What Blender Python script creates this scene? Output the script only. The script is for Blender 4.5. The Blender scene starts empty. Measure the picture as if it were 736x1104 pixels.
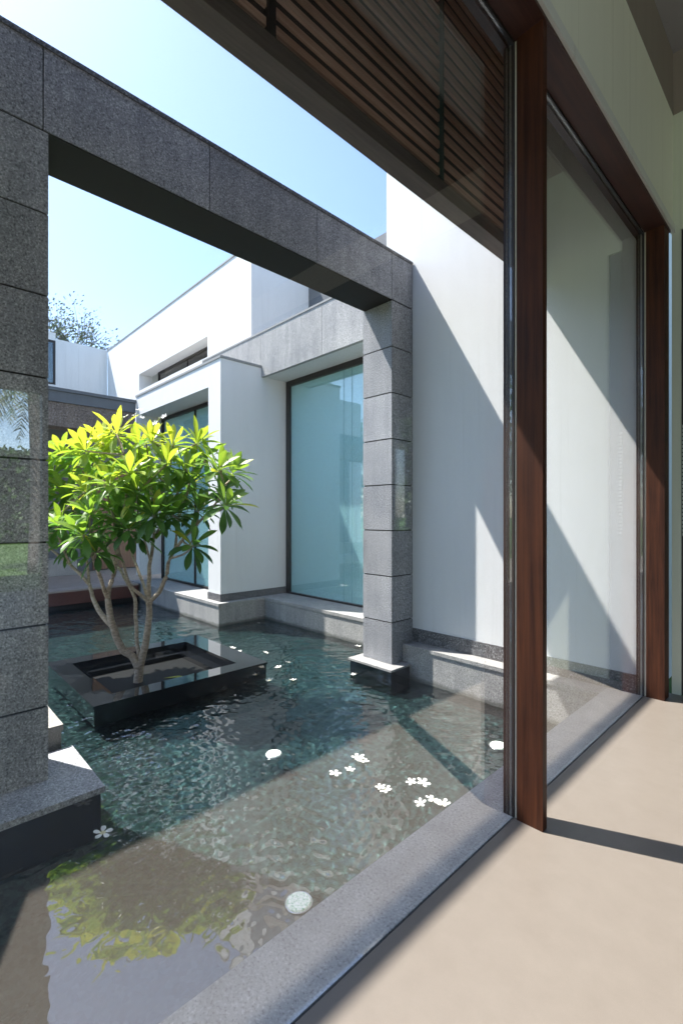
import bpy, bmesh, math, random
from mathutils import Vector, Matrix, noise
random.seed(7)
sc = bpy.context.scene
COL = sc.collection
R = math.radians

# ---------------------------------------------------------------- materials
def newmat(name):
    m = bpy.data.materials.new(name); m.use_nodes = True
    nt = m.node_tree
    for n in list(nt.nodes): nt.nodes.remove(n)
    return m, nt
class NB:
    def __init__(s, nt): s.nt = nt
    def n(s, typ, **kw):
        nd = s.nt.nodes.new(typ)
        for k, v in kw.items():
            if k.startswith('i_'):
                key = k[2:]
                nd.inputs[int(key) if key.isdigit() else key.replace('_', ' ')].default_value = v
            else: setattr(nd, k, v)
        return nd
    def l(s, a, b): s.nt.links.new(a, b)
    def math(s, op, a, b=None, c=None, clamp=False):
        nd = s.nt.nodes.new('ShaderNodeMath'); nd.operation = op; nd.use_clamp = clamp
        for k, v in enumerate((a, b, c)):
            if v is None: continue
            if hasattr(v, 'links'): s.l(v, nd.inputs[k])
            else: nd.inputs[k].default_value = v
        return nd.outputs[0]
    def coords(s, scale=(1, 1, 1), rot=(0, 0, 0)):
        g = s.n('ShaderNodeNewGeometry')           # world position, real metres
        m = s.n('ShaderNodeMapping'); s.l(g.outputs['Position'], m.inputs[0])
        m.inputs['Scale'].default_value = scale; m.inputs['Rotation'].default_value = rot
        return m.outputs[0]
    def noise(s, vec, scale, detail=3, rough=.55):
        nd = s.n('ShaderNodeTexNoise'); s.l(vec, nd.inputs['Vector'])
        nd.inputs['Scale'].default_value = scale; nd.inputs['Detail'].default_value = detail
        nd.inputs['Roughness'].default_value = rough
        return nd.outputs['Fac']
    def ramp(s, fac, stops):
        nd = s.n('ShaderNodeValToRGB'); s.l(fac, nd.inputs[0])
        e = nd.color_ramp.elements
        while len(e) < len(stops): e.new(.5)
        for k, (p, c) in enumerate(stops):
            e[k].position = p; e[k].color = (*c, 1) if len(c) == 3 else c
        return nd.outputs[0]
    def mixc(s, fac, a, b, mode='MIX'):
        nd = s.n('ShaderNodeMix', data_type='RGBA', blend_type=mode)
        for k, v in ((0, fac), (6, a), (7, b)):
            if hasattr(v, 'links'): s.l(v, nd.inputs[k])
            else: nd.inputs[k].default_value = v if k == 0 else (*v, 1)
        return nd.outputs[2]
    def bump(s, h, strength, dist, normal=None):
        nd = s.n('ShaderNodeBump'); s.l(h, nd.inputs['Height'])
        nd.inputs['Strength'].default_value = strength if not hasattr(strength, 'links') else 1
        if hasattr(strength, 'links'): s.l(strength, nd.inputs['Strength'])
        nd.inputs['Distance'].default_value = dist
        if normal: s.l(normal, nd.inputs['Normal'])
        return nd.outputs[0]
    def princ(s, color, rough=.5, normal=None, spec=.5, **kw):
        p = s.n('ShaderNodeBsdfPrincipled')
        if hasattr(color, 'links'): s.l(color, p.inputs['Base Color'])
        else: p.inputs['Base Color'].default_value = (*color, 1)
        if hasattr(rough, 'links'): s.l(rough, p.inputs['Roughness'])
        else: p.inputs['Roughness'].default_value = rough
        p.inputs['Specular IOR Level'].default_value = spec
        if normal: s.l(normal, p.inputs['Normal'])
        for k, v in kw.items(): p.inputs[k.replace('_', ' ')].default_value = v
        return p
    def out(s, sh):
        o = s.n('ShaderNodeOutputMaterial'); s.l(sh.outputs[0] if hasattr(sh, 'outputs') else sh, o.inputs[0])

def granite(name, dark, mid, light, rough=.62, grain=105, bump=.5, coat=0.0):
    m, nt = newmat(name); b = NB(nt)
    v = b.coords()
    f = b.noise(v, grain, 2, .7)
    c = b.ramp(f, [(.34, dark), (.45, mid), (.55, mid), (.66, light)])
    big = b.noise(v, 2.2, 4)
    c2 = b.mixc(.8, c, b.ramp(big, [(.3, (.78, .78, .8)), (.7, (1.12, 1.1, 1.08))]), 'MULTIPLY')
    streak = b.noise(b.coords((9, 9, .8)), 1, 3)
    c3 = b.mixc(.55, c2, b.ramp(streak, [(.38, (.75, .76, .78)), (.6, (1.05, 1.05, 1.05))]), 'MULTIPLY')
    at = b.n('ShaderNodeAttribute'); at.attribute_name = 'tone'
    tv = b.math('ADD', at.outputs['Fac'], 1.0)
    cmb = b.n('ShaderNodeCombineColor')
    for q in range(3): b.l(tv, cmb.inputs[q])
    c3 = b.mixc(1.0, c3, cmb.outputs[0], 'MULTIPLY')
    g = b.n('ShaderNodeNewGeometry'); sx = b.n('ShaderNodeSeparateXYZ'); b.l(g.outputs['Position'], sx.inputs[0])
    lvl = b.math('MULTIPLY_ADD', b.noise(v, 7, 3), -.07, sx.outputs[2])     # damp stone along the waterline
    wet = b.ramp(b.math('MULTIPLY_ADD', lvl, 8.0, 3.62), [(.30, (1, 1, 1)), (.62, (0, 0, 0))])
    c3 = b.mixc(wet, c3, b.mixc(1.0, c3, (.42, .44, .42), 'MULTIPLY'))
    p = b.princ(c3, rough, b.bump(f, bump, .002), .45, Coat_Weight=coat)
    b.out(p); return m
M = {}
M['granite_dark'] = granite('grey flamed granite', (.12, .123, .132), (.365, .37, .39), (.72, .73, .75), grain=84)
M['granite_light'] = granite('pale flamed granite', (.16, .16, .16), (.37, .365, .35), (.58, .57, .55), grain=90)
M['granite_kerb'] = granite('pale kerb granite', (.30, .30, .30), (.52, .52, .51), (.72, .72, .71), grain=88)
M['granite_skirt'] = granite('dark grey granite', (.03, .032, .035), (.12, .12, .125), (.40, .40, .40), grain=75)
M['granite_black'] = granite('polished black granite', (.004, .005, .006), (.010, .012, .015), (.025, .028, .033), rough=.035, grain=160, bump=0, coat=1.0)
M['granite_step'] = granite('pale step granite', (.20, .19, .17), (.36, .34, .30), (.50, .48, .44), grain=120)

def plaster(name, col, rough=.75, var=.06):
    m, nt = newmat(name); b = NB(nt); v = b.coords()
    n1 = b.noise(v, .9, 5, .6)
    lo = tuple(x*(1-var) for x in col)
    n2 = b.noise(b.coords((6, 6, .5)), 1, 4)
    c = b.mixc(.5, b.ramp(n1, [(.3, lo), (.7, col)]), b.ramp(n2, [(.35, lo), (.6, col)]))
    st_ = b.noise(b.coords((22, 22, .35)), 1, 3, .6)
    c = b.mixc(.5, c, b.ramp(st_, [(.25, (.80, .79, .76)), (.42, (1, 1, 1))]), 'MULTIPLY')
    p = b.princ(c, rough, b.bump(b.noise(v, 60, 3), .15, .002), .3)
    b.out(p); return m
M['white'] = plaster('white plaster', (.80, .80, .795))
M['white2'] = plaster('weathered white plaster', (.76, .77, .77), var=.1)
M['olive'] = plaster('sage green paint', (.86, .84, .70), .6, .04)
M['palegreen'] = plaster('pale green paint', (.60, .62, .50), .6, .04)
M['trim'] = plaster('cream trim', (.74, .72, .66), .5, .03)
M['brownband'] = plaster('brown painted band', (.30, .25, .21), .6, .1)
M['ceiling'] = plaster('grey ceiling', (.33, .31, .30), .7, .04)
M['slate'] = plaster('slate grey coping', (.16, .17, .185), .6, .12)
M['coping'] = plaster('thin grey coping', (.34, .34, .33), .6, .1)

def wood(name, c0, c1, axis='z', rough=.38, spec=.5):
    m, nt = newmat(name); b = NB(nt)
    sc_ = {'z': (34, 34, 1.6), 'y': (34, 1.6, 34), 'x': (1.6, 34, 34)}[axis]
    v = b.coords(sc_)
    f = b.noise(v, 1, 6, .65)
    sp = b.noise(b.coords(), 3.1, 4)
    c = b.mixc(.35, b.ramp(f, [(.36, c0), (.64, c1)]), b.ramp(sp, [(.3, c0), (.75, c1)]))
    r = b.math('MULTIPLY_ADD', f, .25, rough - .1)
    b.out(b.princ(c, r, b.bump(f, .25, .0012), spec)); return m
M['wood_post'] = wood('stained teak post', (.022, .006, .003), (.085, .027, .011), 'z', .5, .25)
M['wood_head'] = wood('stained teak head', (.045, .018, .014), (.085, .036, .027), 'y', .45, .3)
M['wood_outer'] = wood('dark stained stile', (.012, .008, .008), (.03, .018, .016))
M['slat'] = wood('weathered slat', (.48, .25, .17), (.80, .54, .40), 'y', .5)
M['fascia'] = wood('dark fascia', (.10, .075, .065), (.19, .145, .125), 'y', .6)
M['deck_wood'] = wood('silvered deck boards', (.26, .21, .18), (.42, .36, .32), 'y', .6)
M['deck_red'] = wood('reddish deck edge', (.05, .014, .010), (.10, .028, .02), 'y', .5)
M['clad'] = wood('brown timber cladding', (.14, .075, .045), (.28, .16, .10), 'z', .55)
M['canopy_stone'] = granite('mottled brown stone', (.10, .075, .06), (.22, .17, .14), (.36, .31, .28), grain=30, bump=.3)

def simple(name, col, rough=.5, metal=0, spec=.5):
    m, nt = newmat(name); b = NB(nt)
    n = b.noise(b.coords(), 25, 3)
    c = b.ramp(n, [(.3, tuple(x*.88 for x in col)), (.7, col)])
    b.out(b.princ(c, rough, None, spec, Metallic=metal)); return m
M['frame_dark'] = simple('dark window frame', (.022, .018, .017), .45)
M['alu'] = simple('pale seal strip', (.62, .57, .48), .45)
M['strip'] = simple('grey green rail', (.40, .43, .40), .5)
M['gap'] = simple('black joint', (.01, .01, .01), .8)
M['curtain'] = simple('sea green frosted backing', (.66, .83, .83), .5)
M['seam'] = simple('teal glass seam', (.22, .40, .42), .3)
M['greenmetal'] = simple('dull green metal', (.06, .10, .085), .4)
M['blind'] = simple('white venetian blind', (.7, .74, .76), .6)
M['glass_edge'] = simple('green glass edge', (.03, .16, .12), .15)

def floor_mat():
    m, nt = newmat('beige polished floor'); b = NB(nt); v = b.coords()
    n1 = b.noise(v, .8, 5, .6); n2 = b.noise(v, 9, 5, .7)
    c = b.mixc(.5, b.ramp(n1, [(.3, (.215, .182, .152)), (.7, (.238, .204, .173))]), b.ramp(n2, [(.3, (.207, .177, .149)), (.7, (.243, .21, .178))]))
    r = b.math('MULTIPLY_ADD', b.noise(v, 2.5, 5), .16, .24)
    c = b.mixc(.5, c, b.ramp(b.noise(v, 260, 2), [(.3, (.93, .93, .93)), (.7, (1.05, 1.05, 1.05))]), 'MULTIPLY')
    b.out(b.princ(c, r, b.bump(n2, .03, .001), .35)); return m
M['floor'] = floor_mat()

def schlick(b, normal, f0):
    g = b.n('ShaderNodeNewGeometry')
    d = b.n('ShaderNodeVectorMath', operation='DOT_PRODUCT')
    b.l(g.outputs['Incoming'], d.inputs[0]); b.l(normal if normal else g.outputs['Normal'], d.inputs[1])
    c = b.math('ABSOLUTE', d.outputs['Value'])
    p = b.math('POWER', b.math('SUBTRACT', 1.0, c, clamp=True), 5.0)
    return b.math('MULTIPLY_ADD', p, 1 - f0, f0, clamp=True)
def glass(name, f0, tint, wob=0.0):
    m, nt = newmat(name); b = NB(nt)
    nrm = None
    if wob: nrm = b.bump(b.noise(b.coords(), 1.3, 1), wob, .01)
    t = b.n('ShaderNodeBsdfTransparent'); t.inputs[0].default_value = (*tint, 1)
    g = b.n('ShaderNodeBsdfGlossy'); g.inputs['Roughness'].default_value = 0.0; g.inputs[0].default_value = (1, 1, 1, 1)
    if nrm: b.l(nrm, g.inputs['Normal'])
    mx = b.n('ShaderNodeMixShader'); b.l(schlick(b, None, f0), mx.inputs[0]); b.l(t.outputs[0], mx.inputs[1]); b.l(g.outputs[0], mx.inputs[2])
    b.out(mx); return m
M['glass'] = glass('reflective clear glass', .14, (.97, .98, .985), .015)
M['glass_teal'] = glass('sea green window glass', .10, (.90, .99, 1), .03)

def water_mat():
    m, nt = newmat('pool water'); b = NB(nt)
    v = b.coords()
    t = b.n('ShaderNodeBsdfRefraction'); t.inputs['IOR'].default_value = 1.33; t.inputs['Roughness'].default_value = 0; t.inputs[0].default_value = (.43, .575, .59, 1)
    gl = b.n('ShaderNodeBsdfGlossy'); gl.inputs['Roughness'].default_value = .0; gl.inputs[0].default_value = (1, 1, 1, 1)
    mx = b.n('ShaderNodeMixShader'); b.l(schlick(b, None, .12), mx.inputs[0]); b.l(t.outputs[0], mx.inputs[1]); b.l(gl.outputs[0], mx.inputs[2])
    b.out(mx); return m
M['glass_dark'] = glass('dark window glass', .04, (.5, .5, .5))
M['water'] = water_mat()
def pool_tile():
    m, nt = newmat('dark mosaic tile'); b = NB(nt); v = b.coords()
    vo = b.n('ShaderNodeTexVoronoi'); b.l(v, vo.inputs[0]); vo.inputs['Scale'].default_value = 38
    sep = b.n('ShaderNodeSeparateColor'); b.l(vo.outputs['Color'], sep.inputs[0])
    c = b.ramp(sep.outputs[0], [(0, (.035, .055, .053)), (.5, (.08, .115, .108)), (1, (.18, .22, .20))])
    c = b.mixc(.7, c, b.ramp(b.noise(v, 2.5, 4), [(.3, (.6, .6, .6)), (.7, (1.2, 1.2, 1.2))]), 'MULTIPLY')
    b.out(b.princ(c, .4)); return m
M['pool'] = pool_tile()

def ground_mat(name, cols, scale):
    m, nt = newmat(name); b = NB(nt); v = b.coords()
    c = b.mixc(.5, b.ramp(b.noise(v, scale, 6, .7), [(.3, cols[0]), (.7, cols[1])]), b.ramp(b.noise(v, scale*.08, 4), [(.3, cols[0]), (.7, cols[1])]))
    b.out(b.princ(c, .9, b.bump(b.noise(v, scale*3, 3), .5, .02), .2)); return m
M['lawn'] = ground_mat('lawn grass', ((.035, .075, .015), (.075, .14, .03)), 9)
M['paving'] = ground_mat('sandstone paving', ((.30, .27, .23), (.42, .38, .33)), 6)
M['soil'] = simple('wet dark stone', (.009, .010, .010), .5, 0, .2)

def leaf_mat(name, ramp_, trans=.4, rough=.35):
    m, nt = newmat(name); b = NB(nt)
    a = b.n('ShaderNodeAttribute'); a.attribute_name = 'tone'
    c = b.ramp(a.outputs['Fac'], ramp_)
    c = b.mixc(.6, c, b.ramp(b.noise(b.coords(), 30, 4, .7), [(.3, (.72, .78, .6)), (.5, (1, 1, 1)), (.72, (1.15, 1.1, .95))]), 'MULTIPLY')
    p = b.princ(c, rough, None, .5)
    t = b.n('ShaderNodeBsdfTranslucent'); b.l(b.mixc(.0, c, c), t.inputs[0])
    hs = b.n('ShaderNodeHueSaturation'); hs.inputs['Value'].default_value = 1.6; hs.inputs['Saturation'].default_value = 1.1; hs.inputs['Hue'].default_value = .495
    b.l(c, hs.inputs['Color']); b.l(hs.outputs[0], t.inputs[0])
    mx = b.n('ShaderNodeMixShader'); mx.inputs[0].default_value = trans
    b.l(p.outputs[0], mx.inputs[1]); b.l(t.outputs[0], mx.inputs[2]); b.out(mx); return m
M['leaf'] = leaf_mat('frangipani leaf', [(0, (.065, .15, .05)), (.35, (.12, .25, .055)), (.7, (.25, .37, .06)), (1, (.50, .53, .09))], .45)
M['leaf_far'] = leaf_mat('dusty leaf', [(0, (.06, .08, .06)), (1, (.14, .17, .12))], .2, .6)
M['leaf_hedge'] = leaf_mat('hedge leaf', [(0, (.02, .05, .015)), (1, (.08, .15, .04))], .3, .5)
def bark():
    m, nt = newmat('frangipani bark'); b = NB(nt); v = b.coords()
    f = b.noise(b.coords((1, 1, 2.5)), 22, 5, .65)
    c = b.ramp(f, [(.3, (.20, .155, .115)), (.5, (.38, .31, .235)), (.72, (.58, .50, .41))])
    b.out(b.princ(c, .75, b.bump(f, .6, .006), .3)); return m
M['bark'] = bark()
M['bark_far'] = simple('grey bark', (.12, .11, .10), .8)
M['petal'] = simple('white petal', (.86, .86, .82), .45)
M['petal_heart'] = simple('cream petal heart', (.86, .80, .52), .5)
def disc_mat():
    m, nt = newmat('mottled pale glass'); b = NB(nt); v = b.coords()
    n = b.noise(v, 75, 3, .7)
    c = b.ramp(n, [(.36, (.22, .45, .30)), (.47, (.75, .85, .74)), (.6, (.95, .97, .93))])
    p_ = b.princ(c, .25); b.l(c, p_.inputs['Emission Color']); p_.inputs['Emission Strength'].default_value = .12  # unlit lens; weak glow added to keep it white in the pillar's shadow
    b.out(p_); return m
M['disc'] = disc_mat()
M['steel'] = simple('brushed steel rim', (.6, .62, .62), .25, 1)

# ---------------------------------------------------------------- object helpers
def setp(o, label=None, cat=None, group=None, kind=None):
    if label: o['label'] = label
    if cat: o['category'] = cat
    if group: o['group'] = group
    if kind: o['kind'] = kind
    return o
def thing(name, label, cat, loc=(0, 0, 0), group=None):
    o = bpy.data.objects.new(name, None); COL.objects.link(o); o.location = loc
    o.empty_display_size = .2
    return setp(o, label, cat, group)
def wloc(p):
    v = Vector((0, 0, 0))
    while p: v += p.location; p = p.parent
    return v
def obj(name, bm, mat, parent=None, smooth=False, bevel=0):
    if bevel:
        try:
            es = [e for e in bm.edges if len(e.link_faces) == 2 and e.calc_face_angle(0) > .6]
            bmesh.ops.bevel(bm, geom=es, offset=bevel, segments=2, affect='EDGES', profile=.6, clamp_overlap=True)
        except Exception: pass
    if parent: bmesh.ops.translate(bm, verts=bm.verts, vec=-wloc(parent))
    me = bpy.data.meshes.new(name); bm.to_mesh(me); bm.free()
    if smooth:
        for p in me.polygons: p.use_smooth = True
    o = bpy.data.objects.new(name, me); COL.objects.link(o)
    mats = mat if isinstance(mat, (list, tuple)) else [mat]
    for m_ in mats: me.materials.append(M[m_])
    if parent: o.parent = parent
    return o
def box(bm, x0, x1, y0, y1, z0, z1, mi=0):
    vs = [bm.verts.new((x, y, z)) for z in (z0, z1) for y in (y0, y1) for x in (x0, x1)]
    for f in ((0, 2, 3, 1), (4, 5, 7, 6), (0, 1, 5, 4), (2, 6, 7, 3), (0, 4, 6, 2), (1, 3, 7, 5)):
        fc = bm.faces.new([vs[i] for i in f]); fc.material_index = mi
    return bm
def bx(name, dims, mat, parent=None, bevel=0):
    return obj(name, box(bmesh.new(), *dims), mat, parent, bevel=bevel)
def bxs(name, lst, mat, parent=None, bevel=0):
    bm = bmesh.new()
    for d in lst: box(bm, *d)
    return obj(name, bm, mat, parent, bevel=bevel)
def structure(o): o['kind'] = 'structure'; return o
def tube(bm, pts, rads, seg=8, cap=True):
    rings = []
    up = Vector((0, 0, 1))
    for i, p in enumerate(pts):
        p = Vector(p)
        a = Vector(pts[max(i-1, 0)]); c = Vector(pts[min(i+1, len(pts)-1)])
        t = (c - a).normalized()
        u = t.cross(Vector((.31, .87, .22)) if abs(t.z) > .9 else up).normalized(); w = t.cross(u)
        rings.append([bm.verts.new(p + (u*math.cos(k*2*math.pi/seg) + w*math.sin(k*2*math.pi/seg))*rads[i]) for k in range(seg)])
    for i in range(len(rings)-1):
        for k in range(seg):
            bm.faces.new((rings[i][k], rings[i][(k+1) % seg], rings[i+1][(k+1) % seg], rings[i+1][k]))
    if cap:
        bm.faces.new(rings[0][::-1]); bm.faces.new(rings[-1])
def spline(pts, n=5):
    P_ = [Vector(p) for p in pts]; out = []
    for i in range(len(P_)-1):
        p0 = P_[max(i-1, 0)]; p1 = P_[i]; p2 = P_[i+1]; p3 = P_[min(i+2, len(P_)-1)]
        for k in range(n):
            t = k/n
            out.append(.5*((2*p1) + (p2-p0)*t + (2*p0-5*p1+4*p2-p3)*t*t + (3*p1-p0-3*p2+p3)*t**3))
    out.append(P_[-1]); return out

# ---------------------------------------------------------------- camera
H = 1.53
YAW = math.atan(533/510.5)
cam = bpy.data.cameras.new('camera'); co = bpy.data.objects.new('camera', cam); COL.objects.link(co)
co.location = (0, 0, H); co.rotation_euler = (R(90), 0, YAW)
cam.sensor_fit = 'VERTICAL'; cam.sensor_height = 36; cam.sensor_width = 24
cam.lens = 510.5/1104*36
cam.shift_y = 4/1104
cam.clip_start = .05; cam.clip_end = 2000
sc.camera = co
S_, C_ = math.sin(YAW), math.cos(YAW)
def place(px, py, t):
    """3-D point from direction px,py of the survey of the place at depth t (used for the tree skeleton only)"""
    r = (px-368)/510.5
    return Vector(((r*C_-S_)*t, (r*S_+C_)*t, H-(py-556)/510.5*t))

# ---------------------------------------------------------------- light
SUN = Vector((-.545, -.252, 1)).normalized()
el = math.asin(SUN.z)
w = bpy.data.worlds.new('World'); sc.world = w; w.use_nodes = True
nt = w.node_tree
bg = nt.nodes['Background']; sky = nt.nodes.new('ShaderNodeTexSky'); sky.sky_type = 'NISHITA'
sky.sun_disc = False; sky.sun_elevation = el; sky.sun_rotation = math.atan2(SUN.x, SUN.y)
sky.air_density = 1.0; sky.dust_density = .9; sky.ozone_density = 2.3
nt.links.new(sky.outputs[0], bg.inputs[0]); bg.inputs[1].default_value = .14
sl = bpy.data.lights.new('sun', 'SUN'); so = bpy.data.objects.new('sun', sl); COL.objects.link(so)
sl.energy = 4.7; sl.angle = R(.6); sl.color = (1, .955, .89)
so.rotation_euler = SUN.to_track_quat('Z', 'Y').to_euler(); so.location = (-8, -4, 12)

# ---------------------------------------------------------------- ground, pool, deck
WZ = -.40
bm = bmesh.new()
px0, px1, py0, py1 = -11.6, -1.13, -6.0, 5.9
for (a, b_, c, d) in ((-300, px0, -300, 300), (px1, 300, -300, 300), (px0, px1, -300, py0), (px0, px1, py1, 300)):
    bm.faces.new([bm.verts.new(p) for p in ((a, c, -.06), (b_, c, -.06), (b_, d, -.06), (a, d, -.06))])
structure(obj('ground', bm, 'lawn'))
structure(bx('terrace_paving', (-24, -11.62, -12, 12, -.5, -.03), 'paving'))
structure(bx('added_court_paving', (-11.6, 3, -12, -6.05, -.5, -.03), 'paving'))  # unseen paving, added to keep green lawn bounce off the white walls
bm = bmesh.new()
box(bm, px0-.2, px1+.1, py0-.2, py1+.1, -.9, -.68)
box(bm, px0-.2, px0, py0, py1, -.68, -.07)
box(bm, px0, px1+.1, py0-.2, py0, -.68, -.07)
structure(obj('pool_basin', bm, 'pool'))
import numpy as np
def ripple(X, Y):
    rng = np.random.RandomState(3)
    Z = np.zeros_like(X)
    d = np.sqrt((X+1.6)**2+(Y+.2)**2)
    amp = np.clip(.12 + .42*np.clip(d-1.5, 0, 9), 0, 1.15)
    amp_s = np.clip(.15 + .95*np.clip(d-1.25, 0, 9), 0, 1.35)
    for k in range(37):
        lam = .046*(1.068**k)                      # 5 cm to 1 m waves
        th = rng.uniform(0, 2*math.pi)
        kx, ky = 2*math.pi/lam*math.cos(th), 2*math.pi/lam*math.sin(th)
        wob = .9*np.sin(X*1.7*math.cos(k)+Y*1.3*math.sin(k*1.7)+k)
        patch = .55+.45*np.sin(X*(1.1+.2*math.sin(k))+k*2.1)*np.sin(Y*(1.3+.2*math.cos(k))+k*1.3)
        am = amp if lam > .15 else amp_s
        Z += am*RIP*lam**.85*np.sin(kx*X+ky*Y+rng.uniform(0, 6.28)+wob)*patch
    return Z
RIP = .0040
def water_mesh(name, step):
    xs_ = np.concatenate([np.arange(px0, -6.5, .05), np.arange(-6.5, -1.405, step), [-1.405]])
    ys_ = np.concatenate([np.arange(py0, -.6, .08), np.arange(-.6, py1, step), [py1]])
    X, Y = np.meshgrid(xs_, ys_)
    Z = WZ + ripple(X, Y)
    nx_, ny_ = len(xs_), len(ys_)
    co_ = np.stack([X, Y, Z], -1).reshape(-1, 3)
    idx = np.arange(nx_*ny_).reshape(ny_, nx_)
    q = np.stack([idx[:-1, :-1], idx[:-1, 1:], idx[1:, 1:], idx[1:, :-1]], -1).reshape(-1, 4)
    me = bpy.data.meshes.new(name)
    me.vertices.add(len(co_)); me.vertices.foreach_set('co', co_.ravel())
    me.loops.add(q.size); me.loops.foreach_set('vertex_index', q.ravel().astype(np.int32))
    me.polygons.add(len(q)); me.polygons.foreach_set('loop_start', np.arange(0, q.size, 4, dtype=np.int32)); me.polygons.foreach_set('loop_total', np.full(len(q), 4, dtype=np.int32))
    me.polygons.foreach_set('use_smooth', np.ones(len(q), dtype=bool))
    me.update(); me.validate(); me.materials.append(M['water'])
    o = bpy.data.objects.new(name, me); COL.objects.link(o); return o
wat = structure(water_mesh('pool_water', .0115))
CAU = True
if CAU:
    wat.cycles.is_caustics_caster = True
    so.data.cycles.is_caustics_light = True
    bpy.data.objects['pool_basin'].cycles.is_caustics_receiver = True
# kerb along the glass
seg = []
y = -6.0
cuts = [-6, -2.9, 4.64]
bm = bmesh.new()
for a, b_ in zip(cuts, cuts[1:]): box(bm, -1.41, -1.137, a+.001, b_-.001, -.06, 0)
structure(obj('kerb_coping', bm, 'granite_kerb', bevel=.003))
structure(bx('kerb_wall', (-1.385, -1.15, -6, 4.64, -.85, -.062), 'granite_dark'))
structure(bx('interior_floor', (-1.128, .9, -6, 4.87, -.2, .0), 'floor'))
structure(bx('unseen_dark_floor', (.902, 9.2, -.3, 4.87, -.2, -.001), 'frame_dark'))  # invented dark floor, out of view, keeps its mirror image in the glass black
structure(bx('bounce_floor', (.902, 9.2, -6.2, -.302, -.2, -.001), 'white2'))  # unseen pale floor, added to bounce sunlight up into the room
structure(bx('bounce_terrace', (9.2, 15, -12, -.4, -.3, -.03), 'paving'))  # unseen paving, added to replace green lawn bounce with neutral light
structure(bx('threshold_joint', (-1.137, -1.128, -6, 4.64, -.06, -.012), 'gap'))

# deck beyond the pool
dk = thing('timber_deck', 'silvered timber deck at the far end of the pool behind the frangipani', 'deck', (-12.2, 2, -.2))
bm = bmesh.new()
yy = -2.0
k = 0
xs = -13.6
while xs < -10.95:
    box(bm, xs, xs+.135, -3, 4.1, -.04, 0); xs += .142
obj('deck_boards', bm, 'deck_wood', dk)
bx('edge_board', (-10.95, -10.91, -3, 4.1, -.3, -.005), 'deck_red', dk, .004)
bx('under_frame', (-13.5, -11.0, -3, 4.08, -.62, -.045), 'gap', dk)

# ---------------------------------------------------------------- granite portal
portal = thing('granite_portal', 'big square granite gateway standing in the pool, two pillars under a long beam', 'stone portal', (-3.82, 2.5, -.4))
def pillar(y0, y1, z0, joints, x0=-4.05, x1=-3.59):
    bm = bmesh.new()
    ly = bm.verts.layers.float.new('tone')
    for a, b_ in zip(joints, joints[1:]):
        k = len(bm.verts); box(bm, x0, x1, y0, y1, a+.007, b_-.007); bm.verts.ensure_lookup_table(); tn = random.uniform(-.13, .13)
        for v in bm.verts[k:]: v[ly] = tn
    p = obj('pillar', bm, 'granite_dark', portal, bevel=.003)
    bx('joint_core', (x0+.012, x1-.012, y0+.012, y1-.012, z0, joints[-1]), 'gap', p)
    return p
J = [4.055-.54*k for k in range(8)]
J = sorted(J)
pillar(-.9, .766, -.21, [-.215]+J)  # widened out of view so its shadow covers the near water
pillar(4.25, 4.644, -.21, [-.215]+J)
bm = bmesh.new()
bs = [-4.0, -2.8, -1.62, -.44, .737, 1.927, 3.104, 4.249, 4.644]
ly = bm.verts.layers.float.new('tone')
for a, b_ in zip(bs, bs[1:]):
    k = len(bm.verts); box(bm, -4.05, -3.59, a+.004, b_-.004, 4.065, 4.60); bm.verts.ensure_lookup_table(); tn = random.uniform(-.12, .12)
    for v in bm.verts[k:]: v[ly] = tn
bmm = obj('beam', bm, 'granite_dark', portal, bevel=.003)
bx('joint_core', (-4.038, -3.602, -3.99, 4.640, 4.055, 4.599), 'gap', bmm)
bx('beam_cap', (-4.06, -3.582, -4.0, 4.642, 4.602, 4.635), 'granite_skirt', portal, .003)
pl = bxs('plinth', [(-4.0, -3.255, -1.2, 1.012, -.25, -.211)], 'granite_dark', portal, .003)
bx('plinth_base', (-3.985, -3.275, -1.2, .992, -.69, -.25), 'granite_black', pl)
pl = bxs('plinth', [(-4.14, -3.455, 4.08, 4.435, -.235, -.211)], 'granite_light', portal, .003)
bx('plinth_base', (-4.12, -3.472, 4.096, 4.43, -.69, -.235), 'granite_black', pl)
st = thing('stone_step', 'pale sunlit stone step behind the left pillar of the portal', 'step', (-4.8, .4, -.4))
bx('tread', (-5.6, -4.06, -.3, .965, -.10, -.055), 'granite_step', st, .003)
bx('riser', (-5.585, -4.075, -.3, .955, -.69, -.10), 'granite_step', st)

# ---------------------------------------------------------------- tall white wing on the right (beside the portal)
wing = thing('white_wing', 'tall blank white rendered wall right of the granite portal, on a granite ledge', 'building', (-2.6, 6, 0))
bx('wall', (-4.015, -1.13, 4.65, 9.0, -.85, 7.2), 'white', wing)
bx('skirting', (-3.59, -1.13, 4.632, 4.649, .001, .158), 'granite_skirt', wing)
lg = bx('ledge', (-3.58, -1.137, 4.44, 4.648, -.04, -.001), 'granite_light', wing, .003)
bx('ledge_face', (-3.6, -1.16, 4.452, 4.648, -.69, -.04), 'granite_light', lg)

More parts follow.
